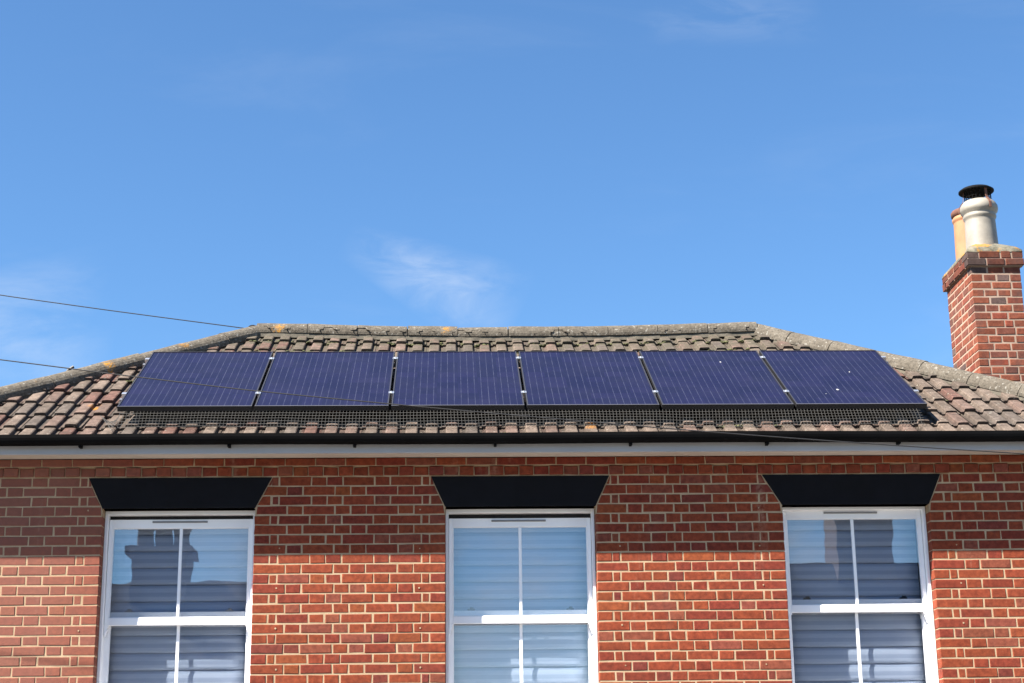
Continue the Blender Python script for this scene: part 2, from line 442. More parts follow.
# windows -----------------------------------------------------------------
def ring(mb, x0, x1, z0, z1, y0, y1, wl, wr, wb, wt):
    mb.box((x0, y0, z0), (x0+wl, y1, z1)); mb.box((x1-wr, y0, z0), (x1, y1, z1))
    mb.box((x0+wl, y0+.001, z0), (x1-wr, y1-.001, z0+wb)); mb.box((x0+wl, y0+.001, z1-wt), (x1-wr, y1-.001, z1))
for wi, (x0, x1, sh) in enumerate(WIN):
    fm = MB(); zt, zb = .385, SILL+.03
    jw = .024
    fm.box((x0+.001, .105, zb), (x0+jw, .262, zt)); fm.box((x1-jw, .105, zb), (x1-.001, .262, zt))
    fm.box((x0+jw, .107, .327 if sh < .03 else .335), (x1-jw, .25, zt))
    fm.box((x0+jw, .107, zb), (x1-jw, .25, zb+.05))
    # parting beads that divide the sash channels
    for bx in (x0+jw, x1-jw-.008): fm.box((bx, .195, zb+.05), (bx+.008, .200, .325))
    w = fm.build('window', M['upvc'], house, HO, bevel=.003)
    sx0, sx1 = x0+jw+.003, x1-jw-.003
    def sash(z0, z1, y0, wb, wt, nm='sash'):
        s = MB(); ring(s, sx0, sx1, z0, z1, y0, y0+.042, .031, .031, wb, wt)
        # glazing bead stepped in round the pane
        g = .005; a0, a1, b0, b1 = sx0+.031, sx1-.031, z0+wb, z1-wt
        ring(s, a0, a1, b0, b1, y0+.006, y0+.036, g, g, g, g)
        s.build('sash', M['upvc'], w, (0, 0, 0) if False else HO, bevel=.0025)
        p = MB(); p.box((a0+.004, y0+.014, b0+.004), (a1-.004, y0+.022, b1-.004)); p.build('pane', M['glass'], w, HO)
        gb = MB(); c = .5*(a0+a1); gb.box((c-.0115, y0+.003, b0+g+.0005), (c+.0115, y0+.0135, b1-g-.0005)); gb.build('glazing_bar', M['upvc'], w, HO, bevel=.003)
    ut, ub = .297+sh*.75, -.508+sh
    sash(ub, ut, .150, .056, .066)
    sash(zb+.055, ub+.105, .203, .085, .062)
    # run-through horns under the upper sash stiles
    for hx, sg in ((sx0, 1), (sx1, -1)):
        h = MB(); pr = [(0, 0), (.033, 0), (.033, -.012), (.024, -.02), (.026, -.035), (.016, -.052), (.010, -.078), (0, -.082)]
        poly = [(hx+sg*a, ub+b) for a, b in pr]
        if sg > 0: poly = poly[::-1]
        h.prism(poly, .152, .190); h.build('horn', M['upvc'], w, HO, bevel=.002)
    cxm = .5*(x0+x1)-.005
    v = MB(); vz = ut-.020; v.box((cxm-.215, .140, vz-.008), (cxm+.205, .151, vz+.006)); v.build('trickle_vent', M['vent'], w, HO, bevel=.002)
    for fx in (.17, .83):
        k = MB(); xx = x0+(x1-x0)*fx; zz = ub+.106
        k.box((xx-.028, .206, zz), (xx+.028, .232, zz+.012)); k.box((xx-.010, .200, zz+.012), (xx+.018, .222, zz+.024))
        k.build('sash_catch', M['dark'] if wi != 0 else M['vent'], w, HO, bevel=.002)
    si = MB(); si.box((x0-.04, -.055, SILL-.045), (x1+.04, .10, SILL+.028)); si.build('sill', M['upvc'], w, HO, bevel=.004)
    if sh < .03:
        g = MB(); g.box((x0+jw+.001, .182, .29), (x1-jw-.001, .190, .327)); g.build('head_gap_shade', M['dark'], w, HO)  # dark strip standing in for the shade in the gap above the sash

    # the blind inside the room: wide fabric folds, lower edges forward
    root = empty('window_blind', (.5*(x0+x1), .30, Z0+SILL))
    tag(root, ['white pleated blind behind the left window that mirrors a chimney and its pots',
               'white pleated blind behind the middle window, paler under clear sky reflections',
               'white pleated blind behind the right window nearest the brick chimney'][wi], 'blind', 'blinds in the sash windows')
    b = MB(); z = .34; pitch = .129; zl = SILL+.10
    bx0, bx1 = x0+.05, x1-.05; row = 0
    while z-pitch > zl:
        d = uni(-.002, .002); n = 6; prof = []
        for k in range(n+1):
            t = k/n; prof.append((.284-.014*t-.011*math.sin(t**.8*math.pi)+d, z-t*(pitch+.012)))
        cols = 8; vs = []
        for k, (yy, zz) in enumerate(prof):
            for cidx in range(cols+1):
                xx = bx0+(bx1-bx0)*cidx/cols
                vs.append((xx, yy+.0015*math.sin(cidx*1.7+row), zz+.0012*math.sin(cidx*.9+row*2)))
        fs = []
        for k in range(n):
            for cidx in range(cols):
                a = k*(cols+1)+cidx; fs.append((a, a+cols+1, a+cols+2, a+1))
        b.add(vs, fs); z -= pitch; row += 1
    off = root.location
    o = b.build('folds', M['blind'], root, off, smooth=True)
    sm = o.modifiers.new('thick', 'SOLIDIFY'); sm.thickness = .002; sm.offset = 1
    hb = MB(); hb.box((bx0, .268, .34), (bx1, .33, .38)); hb.build('head_rail', M['upvc'], root, off, bevel=.003)
    bb = MB(); bb.box((bx0, .268, zl-.03), (bx1, .280, zl)); bb.build('bottom_bar', M['upvc'], root, off, bevel=.003)

# eaves -------------------------------------------------------------------
EX0, EX1 = -2.02, 8.42
fa = MB(); fa.box((EX0, -.262, .722), (EX1, -.240, .862)); fa.build('fascia', M['fascia'], house, HO, bevel=.003)
so = MB(); so.add([(EX0, -.239, .724), (EX1, -.239, .724), (EX1, -.034, .736), (EX0, -.034, .736), (EX0, -.239, .734), (EX1, -.239, .734), (EX1, -.034, .746), (EX0, -.034, .746)], [(0,3,2,1),(4,5,6,7),(0,1,5,4),(1,2,6,5),(2,3,7,6),(3,0,4,7)]); so.build('soffit', M['soffit'], house, HO)
gu = MB(); prof = []
gy, gz = -.320, .853
for k in range(13):
    a = math.pi*(k/12); prof.append((gy-.054*math.cos(a), gz-.076*math.sin(a)**.85 if 0 < k < 12 else gz))
outer = [(y, z) for y, z in prof]; inner = [(gy+(y-gy)*.92, gz-(gz-z)*.94) for y, z in prof]
loop = outer+inner[::-1]; nl = len(loop)
xs = [EX0-.02+(EX1-EX0+.04)*i/24 for i in range(25)]
vs = []
for x in xs:
    sg = .003*math.sin(x*1.7)
    vs += [(x, y, z+sg) for y, z in loop]
fs = []
for i in range(24):
    for k in range(nl):
        k2 = (k+1) % nl; fs.append((i*nl+k, (i+1)*nl+k, (i+1)*nl+k2, i*nl+k2))
fs += [tuple(range(nl)), tuple(24*nl+k for k in range(nl-1, -1, -1))]
gu.add(vs, fs); 
gut = gu.build('gutter', M['gutter'], house, HO, smooth=False)
for bx in (-1.16, -.129, .978, 1.918, 2.978, 4.005, 5.046, 6.055, 7.09, 8.1):
    b = MB(); b.box((bx-.010, -.330, .764), (bx+.010, -.262, .780))
    b.prism([(bx-.008, .766), (bx+.008, .766), (bx+.012, .79), (bx-.012, .79)], -.274, -.2625)
    b.build('gutter_bracket', M['gutter'], gut, HO)

# roof --------------------------------------------------------------------
ZE = .990                     # tile plane height over the wall face
RX0, RX1, RY = .80, 5.58, 2.62
def sag(x, s):
    if x < .86 or x > 5.5: base = 0
    else:
        t = (x-.86)/4.64
        base = -.046*min(1, math.sin(math.pi*min(t, .5))) if t < .62 else -.046*max(0, 1-((t-.62)/.38)**1.6)
    return base*max(0, min(1, s/3.0))**2
def tile_tint(x):
    r = random.random(); pr = .26 if x < 1.2 else .05
    if r < pr: c = (.112, .062, .051)
    elif r < pr+.22: c = (.120, .086, .072)
    elif r < pr+.50: c = (.113, .093, .077)
    elif r < pr+.64: c = (.090, .078, .068)
    else: c = (.130, .106, .087)
    k = uni(.82, 1.16); return tuple(v*k for v in c)
US = [0, .15, .19, .215, .26, .5, .74, .785, .81, .85, 1.0]
HH = [0, 0, .004, .022, .0265, .028, .0265, .022, .004, 0, 0]
PT = .155
def tiles(origin, U, V, smax, u0, u1, planes, jitter=1.0, worldx=True):
    """origin on the eave, U along it, V up the slope; planes: (point, normal) keep the side normal points to"""
    N = U.cross(V).normalized(); mb = MB(); k = 0; s = -.27
    while s < smax:
        c = int(u0/PT)-1
        while c*PT < u1:
            ux = c*PT+(.0)
            dz = uni(-.004, .006)*jitter; ds = uni(-.011, .011)*jitter; rot = uni(-.014, .014)*jitter; tl = uni(-.003, .006)*jitter
            vs = []
            for si_, st in enumerate((0, 0, .17, .375)):
                for ui, u in enumerate(US):
                    uu = ux+(u-.5)*PT; ss = s+ds+st+rot*(u-.5)*PT*6*0.25
                    nn = -.050+HH[ui]*1.02+.019*(1-st/.335)+dz+tl*(1-st/.335)+rot*(u-.5)*PT
                    if si_ == 0: nn -= .019
                    p = origin+U*uu+V*ss+N*nn
                    vs.append(p)
            nu = len(US); fs = []
            for r_ in range(3):
                for ui in range(nu-1):
                    a = r_*nu+ui; fs.append((a, a+1, a+nu+1, a+nu))
            # right edge skirt
            e = [r_*nu+nu-1 for r_ in (1, 2, 3)]
            b0 = len(vs); vs += [vs[i]-N*.02 for i in e]
            fs += [(e[0], b0, b0+1, e[1]), (e[1], b0+1, b0+2, e[2])]
            tt = tuple(v*k_ for v, k_ in zip(tile_tint((origin+U*ux).x), (.97, .91, .90))); pan = tuple(v*.66 for v in tt); lip = tuple(v*.62 for v in tt)  # gaps and lips tinted darker: painted shade along with dirt in the pans
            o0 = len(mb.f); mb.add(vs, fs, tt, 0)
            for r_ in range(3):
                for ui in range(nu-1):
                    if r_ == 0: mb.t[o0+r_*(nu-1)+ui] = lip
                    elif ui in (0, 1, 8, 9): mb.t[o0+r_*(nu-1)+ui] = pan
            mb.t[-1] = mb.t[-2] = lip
            c += 1
        s += .335; k += 1
    # clip at the hips
    bm = bmesh.new(); me = bpy.data.meshes.new('tmp'); me.from_pydata([tuple(v) for v in mb.v], [], mb.f)
    at = me.attributes.new('tint', 'FLOAT_COLOR', 'FACE'); at.data.foreach_set('color', [q for t in mb.t for q in (*t, 1.0)])
    bm.from_mesh(me)
    for pt, nrm in planes:
        bmesh.ops.bisect_plane(bm, geom=bm.verts[:]+bm.edges[:]+bm.faces[:], plane_co=pt, plane_no=nrm, clear_inner=True)
    lay = bm.faces.layers.float_color.get('tint')
    out = MB(); bm.verts.index_update()
    vv = []
    for v in bm.verts:
        p = v.co.copy()
        p.z += sag(p.x, (p.y if worldx else 2*RY-p.y)/CO)
        vv.append(tuple(p))
    out.v = vv
    for f in bm.faces:
        out.f.append(tuple(v.index for v in f.verts)); out.t.append(tuple(f[lay][:3])); out.m.append(0)
    bm.free(); bpy.data.meshes.remove(me); return out
X, Y = Vector((1, 0, 0)), Vector((0, 1, 0))
hipL, hipR = Vector((RX0, RY, 0)), Vector((RX1, RY, 0))
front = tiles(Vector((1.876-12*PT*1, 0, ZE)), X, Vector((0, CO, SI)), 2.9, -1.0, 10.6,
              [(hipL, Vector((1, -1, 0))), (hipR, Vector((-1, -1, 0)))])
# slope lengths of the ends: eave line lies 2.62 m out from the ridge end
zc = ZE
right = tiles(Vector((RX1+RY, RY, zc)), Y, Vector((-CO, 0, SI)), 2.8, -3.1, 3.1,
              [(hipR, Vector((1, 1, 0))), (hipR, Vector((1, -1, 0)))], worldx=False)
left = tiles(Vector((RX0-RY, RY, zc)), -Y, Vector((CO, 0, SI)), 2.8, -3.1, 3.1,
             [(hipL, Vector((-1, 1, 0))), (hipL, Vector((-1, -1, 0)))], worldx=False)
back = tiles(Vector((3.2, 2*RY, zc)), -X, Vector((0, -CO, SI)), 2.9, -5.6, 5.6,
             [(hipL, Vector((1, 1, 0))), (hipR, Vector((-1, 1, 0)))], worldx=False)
for extra in (right, left, back):
    o_ = len(front.v); front.v += extra.v
    front.f += [tuple(i+o_ for i in f) for f in extra.f]; front.t += extra.t; front.m += extra.m
# closed underlay below the tiles
def deckp(x, y, z): return (x, y, z-.105)
e = .17
zr = ZE+RY*TA; ze = ZE-e*TA
front.add([deckp(RX0-RY-e, -e, ze), deckp(RX1+RY+e, -e, ze), deckp(RX1+RY+e, 2*RY+e, ze), deckp(RX0-RY-e, 2*RY+e, ze), deckp(RX0, RY, zr-.06), deckp(RX1, RY, zr-.06)],
          [(0, 1, 5, 4), (1, 2, 5), (2, 3, 4, 5), (3, 0, 4), (0, 3, 2, 1)], mi=1)
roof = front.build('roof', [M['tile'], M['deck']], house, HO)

def caps(p0, p1, rad, n, name, tilt=0, flat=1.0):
    mb = MB(); p0, p1 = Vector(p0), Vector(p1); d = (p1-p0).normalized(); L = (p1-p0).length/n
    side = d.cross(Vector((0, 0, 1))).normalized(); up = side.cross(d)
    for i in range(n):
        a = p0+d*(L*i+.003); b = p0+d*(L*(i+1)-.004)
        ja, jb = Vector((uni(-.004, .004), uni(-.004, .004), uni(-.005, .005))), Vector((uni(-.004, .004), uni(-.004, .004), uni(-.005, .005)))
        rr = rad*uni(.97, 1.03); seg = 14; vs = []
        def ringp(c, r, jj):
            zs = sag(c.x, 3.0) if name == 'ridge_tiles' else 0
            return [c+jj+Vector((0, 0, zs))+(side*math.cos(t)*1.02+up*math.sin(t)*flat)*r for t in [math.pi*(k/seg*1.10-.05) for k in range(seg+1)]]
        steps = 4; rings = []
        for q in range(steps+1):
            c = a.lerp(b, q/steps); jj = ja.lerp(jb, q/steps)
            rings.append(ringp(c, rr*(1+.012*math.sin(q*2.1+i)), jj))
        ins = [ringp(a, rr*.86, ja), ringp(b, rr*.86, jb)]
        allr = rings+ins; vs = [v for r_ in allr for v in r_]; w = seg+1; fs = []
        for q in range(steps):
            for k in range(seg): fs.append((q*w+k, q*w+k+1, (q+1)*w+k+1, (q+1)*w+k))
        i0, i1 = (steps+1)*w, (steps+2)*w
        for k in range(seg):
            fs.append((k+1, k, i0+k, i0+k+1)); fs.append((steps*w+k, steps*w+k+1, i1+k+1, i1+k))
        mb.add(vs, fs, mi=0)
    # bedding mortar filling the underside, slightly lumpy
    n2 = n*6; vs = []; w = 7
    for i in range(n2+1):
        c = p0+d*((p1-p0).length*i/n2); zs = sag(c.x, 3.0) if name == 'ridge_tiles' else 0
        for k in range(w):
            t = math.pi*k/(w-1); r = rad*(.90 if 0 < k < w-1 else 1.02)*uni(.95, 1.04)
            vs.append(c+Vector((0, 0, zs-.012))+side*math.cos(t)*r+up*(math.sin(t)*r*flat-(.05 if k in (0, w-1) else 0)))
    fs = [(i*w+k, i*w+k+1, (i+1)*w+k+1, (i+1)*w+k) for i in range(n2) for k in range(w-1)]
    mb.add(vs, fs, mi=1)
    return mb.build(name, [M['ridge'], M['bedding']], roof, HO, smooth=False)
rz = ZE+RY*TA-.020
caps((RX0+.02, RY, rz), (RX1-.02, RY, rz), .099, 10, 'ridge_tiles')
hz = -.030
HL = 2.80
caps((RX0-HL, RY-HL, ZE+(RY-HL)*TA+hz), (RX0+.05, RY+.05, rz-.012), .107, 9, 'hip_tiles')
caps((RX1+HL, RY-HL, ZE+(RY-HL)*TA+hz), (RX1-.05, RY+.05, rz+.002), .104, 9, 'hip_tiles')
caps((RX0-HL, RY+HL, ZE+(RY-HL)*TA+hz), (RX0+.03, RY-.03, rz-.03), .116, 9, 'hip_tiles')
caps((RX1+HL, RY+HL, ZE+(RY-HL)*TA+hz), (RX1-.03, RY-.03, rz-.03), .116, 9, 'hip_tiles')

# moss cushions on tile edges
mo = MB()
def lump(p, r):
    vs = [p+Vector((0, 0, r*.55))]; n = 7
    for ringi, (rr, zz) in enumerate(((.6, .40), (1, .05), (.9, -.3))):
        for k in range(n):
            a = (k+ringi*.5)*2*math.pi/n; q = r*rr*uni(.7, 1.25)
            vs.append(p+Vector((q*math.cos(a)*1.25, q*math.sin(a)*.8, zz*r*uni(.8, 1.2))))
    fs = [(0, 1+k, 1+(k+1) % n) for k in range(n)]
    for ri in range(2):
        for k in range(n):
            a, b = 1+ri*n+k, 1+ri*n+(k+1) % n; fs.append((a, a+n, b+n, b))
    mo.add(vs, fs)
for _ in range(250):
    t = random.random()
    if t < .42: row = 0; x = uni(-.9, 7.6)
    elif t < .80: row = random.choice((8, 9)); x = uni(.8, 5.5)
    else: row = random.randint(0, 9); x = uni(-1.2, 7.8)
    s = -.27+.335*row+uni(-.02, .05)+(.10 if row == 0 else 0); y = s*CO
    if x-y < -1.70 or x+y > 8.05: continue
    base = Vector((x, y, ZE+s*SI+sag(x, s)-.030))
    for q in range(random.randint(2, 5)):
        lump(base+Vector((uni(-.035, .035), uni(-.015, .015), uni(-.006, .006))), uni(.008, .019))
tag(mo.build('moss', M['mcap'], roof, HO, smooth=True), kind='stuff')

# small dark hook that guides the cable over the left hip
hk = MB(); hk.tube([(-.755, 1.74, 1.86), (-.725, 1.74, 1.915), (-.68, 1.74, 1.945)], .013)
hk.build('cable_hook', M['cable'], roof, HO)

# chimney -----------------------------------------------------------------
cx0, cx1, cy0, cy1 = 7.52, 7.99, 2.10, 2.88
ctop = 2.992
ch = MB(); up = Vector((0, 0, 0))
def face_run(O_, A, N_, length, z0, z1, start, tintf, proud=0, full=False):
    x = start; first = True; kinds = []
    pos = start
    widths = []
    while pos < length-.02-start*0:
        widths.append(.225 if random.random() < .82 else .115); pos += widths[-1]
    k = (length-start*1.0)/sum(widths) if widths else 1
    pos = start
    for w in widths:
        w *= k; JC = JT*1.35; a0 = pos+(JC if pos > .001 or not full else 0); b0 = pos+w-(0 if full and pos+w > length-.004 else JC); brick(ch, O_, A, N_, a0, b0, a0, b0, z0, z1, .10, proud, tintf(), bev=.005, jit=.0025); pos += w
def course(x0, x1, y0, y1, z0, z1, even):
    B = .108
    fx, fy = Vector((x0, y0, 0)), Vector((x0, y1, 0))
    runs = [(Vector((x0, y0, 0)), X, -Y, x1-x0, even), (Vector((x1, y0, 0)), Y, X, y1-y0, not even),
            (Vector((x1, y1, 0)), -X, Y, x1-x0, even), (Vector((x0, y1, 0)), -Y, -X, y1-y0, not even)]
    for O_, A, N_, L, full in runs:
        if full: face_run(O_, A, N_, L, z0, z1, 0, tint_chim, 0, True)
        else: face_run(O_+A*B, A, N_, L-2*B, z0, z1, 0, tint_chim)
nc = 22
for i in range(nc):
    zt = ctop-i*CH; course(cx0, cx1, cy0, cy1, zt-CH+JT*1.35, zt-JT*1.35, i % 2 == 0)
ov = .032; CAPK[0] = .6
course(cx0-ov, cx1+ov, cy0-ov, cy1+ov, ctop+.004, ctop+.068, True)
course(cx0-ov+.004, cx1+ov-.004, cy0-ov+.004, cy1+ov-.004, ctop+.076, ctop+.141, False)
q = .003
ch.box((cx0+q, cy0+q, ctop-nc*CH-.2), (cx1-q, cy1-q, ctop), mi=1)
ch.box((cx0-ov+.008, cy0-ov+.008, ctop), (cx1+ov-.008, cy1+ov-.008, ctop+.138), mi=1)
chim = ch.build('chimney', [M['chimney_brick'], M['chimney_mortar']], house, HO)
fl = MB()
def rough_ring(i, z): 
    out = []
    for a, b in ((cx0-ov+i, cy0-ov+i), (cx1+ov-i, cy0-ov+i), (cx1+ov-i, cy1+ov-i), (cx0-ov+i, cy1+ov-i)): out.append((a, b))
    pts = []
    for k in range(4):
        a, b = out[k], out[(k+1) % 4]
        for t in range(6): pts.append((a[0]+(b[0]-a[0])*t/6+uni(-.006, .006), a[1]+(b[1]-a[1])*t/6+uni(-.006, .006), z+uni(-.006, .006)))
    return pts
rs = [rough_ring(.004, ctop+.132), rough_ring(.008, ctop+.160), rough_ring(.05, ctop+.205), rough_ring(.13, ctop+.255)]
vs = [p for r_ in rs for p in r_]; fs = []
for i in range(3):
    for k in range(24): fs.append((i*24+k, i*24+(k+1) % 24, (i+1)*24+(k+1) % 24, (i+1)*24+k))
fs.append(tuple(72+k for k in range(24)))
fl.add(vs, fs); fl.build('mortar_flaunching', M['flaunch'], chim, HO, smooth=True)
# front pot
px, pyy = 7.752, 2.40
pz = ctop+.142
p = MB()
p.lathe(px, pyy, [(.160, pz), (.157, pz+.06), (.150, pz+.20), (.144, pz+.40), (.144, pz+.425), (.154, pz+.435), (.158, pz+.455), (.151, pz+.470), (.154, pz+.48), (.173, pz+.50), (.180, pz+.525), (.177, pz+.555), (.161, pz+.585), (.142, pz+.605), (.128, pz+.612), (.118, pz+.60), (.115, pz+.30)], 40)
tag(p.build('chimney_pot', M['pot_cream'], chim, HO, smooth=True), 'cream chimney pot under a black mesh cowl')
cw = MB(); cz = pz+.60
cw.lathe(px-.01, pyy, [(.001, cz+.165), (.07, cz+.160), (.14, cz+.142), (.168, cz+.122), (.168, cz+.112), (.158, cz+.112), (.001, cz+.135)], 32)
for k in range(22):
    a = k*2*math.pi/22; x, y = px+.125*math.cos(a), pyy+.125*math.sin(a)
    cw.tube([(x, y, cz-.015), (x+.0, y, cz+.124)], .0028, 5)
for zz in (.025, .05, .075, .10):
    cw.tube([(px+.125*math.cos(k*math.pi/12), pyy+.125*math.sin(k*math.pi/12), cz+zz) for k in range(25)], .0026, 4)
cowl = cw.build('cowl', M['cowl'], chim, HO)
def strap(a, prof):
    for (r0, z0), (r1, z1) in zip(prof, prof[1:]):
        ca, sa = math.cos(a), math.sin(a); t = Vector((-sa, ca, 0))*.013
        A0 = Vector((px+r0*ca, pyy+r0*sa, z0)); A1 = Vector((px+r1*ca, pyy+r1*sa, z1)); o2 = Vector((ca, sa, .3))*.004
        st.add([A0-t, A0+t, A1+t, A1-t, A0-t+o2, A0+t+o2, A1+t+o2, A1-t+o2], [(0,3,2,1),(4,5,6,7),(0,1,5,4),(1,2,6,5),(2,3,7,6),(3,0,4,7)])
for a in (R(-72), R(50), R(168)):
  st = MB(); strap(a, [(.130, cz+.115), (.134, cz+.06), (.142, pz+.612), (.164, pz+.59), (.183, pz+.555), (.186, pz+.50)])
  st.build('cowl_strap', M['rust'], chim, HO)
# rear pot
rx, ry = 7.735, 2.70; pz2 = ctop+.14
p = MB()
p.lathe(rx, ry, [(.150, pz2), (.146, pz2+.25), (.140, pz2+.50), (.140, pz2+.51), (.150, pz2+.52), (.152, pz2+.545), (.142, pz2+.555), (.142, pz2+.565)], 36, mi=0)
p.lathe(rx, ry, [(.143, pz2+.565), (.158, pz2+.578), (.160, pz2+.612), (.150, pz2+.628), (.122, pz2+.63), (.112, pz2+.60), (.112, pz2+.3)], 36, mi=1)
tag(p.build('chimney_pot', [M['pot_buff'], M['pot_rim']], chim, HO, smooth=True), 'buff terracotta chimney pot with a sooty rim')

# ------------------------------------------------------------------ solar array
SX0, SY0, SZ0, SP = .0603, .0361, 1.16195, 1.06
vV = Vector((0, CO, SI)); nV = Vector((0, -SI, CO))
PL = ['leftmost solar panel by the left hip, a black cable crossing it to its lower right',
      'second solar panel from the left, black cable running low across its lower half',
      'third solar panel from the left, its cell lines almost upright',
      'fourth solar panel from the left, starting above the right edge of the middle window',
      'fifth solar panel from the left, one small white speck near its top',
      'rightmost solar panel with white bird droppings, its top reaching over the right hip']
def panel_frame():
    f = MB(); w = .011; d = .040
    f.box((0, 0, -d), (PW, w, 0)); f.box((0, PH-w, -d), (PW, PH, 0))
    f.box((0, w, -d), (w, PH-w, 0)); f.box((PW-w, w, -d), (PW, PH-w, 0))
    g = .0006
    f.box((g, g, g*.5), (PW-g, w-g, .0022), mi=1); f.box((g, PH-w+g, g*.5), (PW-g, PH-g, .0022), mi=2)
    f.box((g, w, g*.5), (w-g, PH-w, .0022), mi=2); f.box((PW-w+g, w, g*.5), (PW-g, PH-w, .0022), mi=2); return f
def speck(mb, x, y, rx_, ry_):
    rx_ *= .5; ry_ *= .5; vs = [(x, y, .0022)]; n = 9
    for k in range(n):
        a = k*2*math.pi/n; vs.append((x+rx_*math.cos(a)*uni(.75, 1.2), y+ry_*math.sin(a)*uni(.75, 1.2), -.0022))
    mb.add(vs, [(0, 1+k, 1+(k+1) % n) for k in range(n)], mi=0)
specks = {4: [(.66, 1.28, .014, .022)], 5: [(.42, .42, .024, .032), (.64, .95, .012, .018), (.30, .30, .007, .01)]}
proto = None
for k in range(6):
    loc = (SX0+SP*k, SY0, Z0+SZ0)
    root = empty('solar_panel', loc, ROOF+uni(-.0015, .0015)); tag(root, PL[k], 'solar panel', 'solar panels along the roof')
    if proto is None:
        fr = panel_frame().build('frame', [M['pframe'], M['plip'], M['pside']], root, lift=False)
        g = MB(); g.box((.0112, .0112, -.008), (PW-.0112, PH-.0112, -.0025)); gl = g.build('cell_sheet', M['cells'], root, lift=False)
        bk = MB(); bk.box((.0112, .0112, -.014), (PW-.0112, PH-.0112, -.0082)); bk.box((.4, 1.4, -.035), (.6, 1.52, -.0142)); bs = bk.build('backsheet', M['backsheet'], root, lift=False)
        proto = (fr, gl, bs)
    else:
        for src in proto:
            c = src.copy(); C.objects.link(c); c.parent = root
    if k in specks:
        for s in specks[k]:
            d = MB(); speck(d, *s); d.build('bird_dropping', M['dropping'], root, lift=False)
for nm, s, lab in (('lower', .36, 'silver clamp row and rail nearer the gutter, holding the panels low down'),
                   ('upper', 1.42, 'silver clamp row and rail nearer the ridge, holding the panels high up')):
    loc = Vector((SX0, SY0, Z0+SZ0))+vV*s
    root = empty('mounting_rail', loc, ROOF); tag(root, lab, 'rail', 'rails under the solar panels')
    r_ = MB(); r_.box((-.05, -.018, -.078), (SP*6+.03, .018, -.042)); r_.build('rail', M['rail'], root, lift=False, bevel=.002)
    for k in range(7):
        c = MB(); x = SP*k-.011
        if k in (0, 6):
            sg = -1 if k == 0 else 1
            xx = 0 if k == 0 else SP*6-.022
            c.box((min(xx, xx+sg*.028), -.022, -.042), (max(xx, xx+sg*.028), .022, .004)); c.box((min(xx-sg*.008, xx+sg*.028), -.022, .0005), (max(xx-sg*.008, xx+sg*.028), .022, .006))
        else:
            c.box((x-.022, -.024, .0008), (x+.022, .024, .006)); c.box((x-.007, -.02, -.042), (x+.007, .02, .001))
            c.lathe(x, 0, [(.0001, .014), (.007, .014), (.0075, .006)], 8)
        c.build('clamp', M['alu'], root, lift=False, bevel=.0012)
    for k in range(8):
        h = MB(); x = .15+k*.86; h.box((x-.015, -.05, -.13), (x+.015, .018, -.0785)); h.build('roof_hook', M['rail'], root, lift=False)

# bird-proofing mesh hung from the bottom edge of the panels down to the tiles
top0 = Vector((SX0, SY0, SZ0))-nV*.036+vV*.004
bm0 = Vector((SX0, -.035, .978)); 
root = empty('bird_mesh', (SX0, -.035, Z0+.978)); tag(root, 'galvanised wire mesh closing the gap below the row of solar panels', 'wire mesh')
def mp(u, t):      # u metres along, t 0 top .. 1 bottom
    a = top0+X*u; b = bm0+X*u
    p_ = a.lerp(b, t)
    p_ += Vector((.006*math.sin(u*1.9+t*2), -.012*math.sin(math.pi*t)-.006*math.sin(u*5.1)*t, .010*math.sin(u*2.3)*t+.004*math.sin(u*11)*t))
    return p_
LM = SP*6-.08; LEN = (top0-bm0).length
def bar(mb, a, b, r):
    d = (b-a).normalized(); s_ = d.cross(Vector((.3, -1, .2))).normalized()*r; t_ = d.cross(s_).normalized()*r
    mb.add([a-s_-t_, a+s_-t_, a+s_+t_, a-s_+t_, b-s_-t_, b+s_-t_, b+s_+t_, b-s_+t_], [(0,1,5,4),(1,2,6,5),(2,3,7,6),(3,0,4,7)])
off = root.location
we = MB(); u = .02
nh = int(LEN/.026)
while u < LM:
    for i in range(3): bar(we, mp(u, i/3), mp(u, (i+1)/3), .0009)
    u += .0262
for i in range(1, nh+1):
    u = .02
    while u < LM-.01:
        bar(we, mp(u, i/nh)+Vector((0, -.0022, 0)), mp(min(u+.21, LM), i/nh)+Vector((0, -.0022, 0)), .0009); u += .21
we.build('wire_grid', M['wire'], root, off)
# a folded end of the mesh at the left corner
we2 = MB()
for k in range(9):
    a = Vector((SX0+.02-.012*k, SY0+.02+.03*k, SZ0-.06-.004*k)); b = Vector((SX0-.005-.022*k, -.12+.05*k, .93+.028*k))
    bar(we2, a, b, .0013)
for k in range(6):
    t = (k+.5)/6
    a0 = Vector((SX0+.02, SY0+.02, SZ0-.06)).lerp(Vector((SX0-.005, -.12, .93)), t); a1 = Vector((SX0-.076, SY0+.26, SZ0-.092)).lerp(Vector((SX0-.18, .28, 1.154)), t)
    bar(we2, a0, a1, .0013)
we2.build('folded_end', M['wire'], root, off)

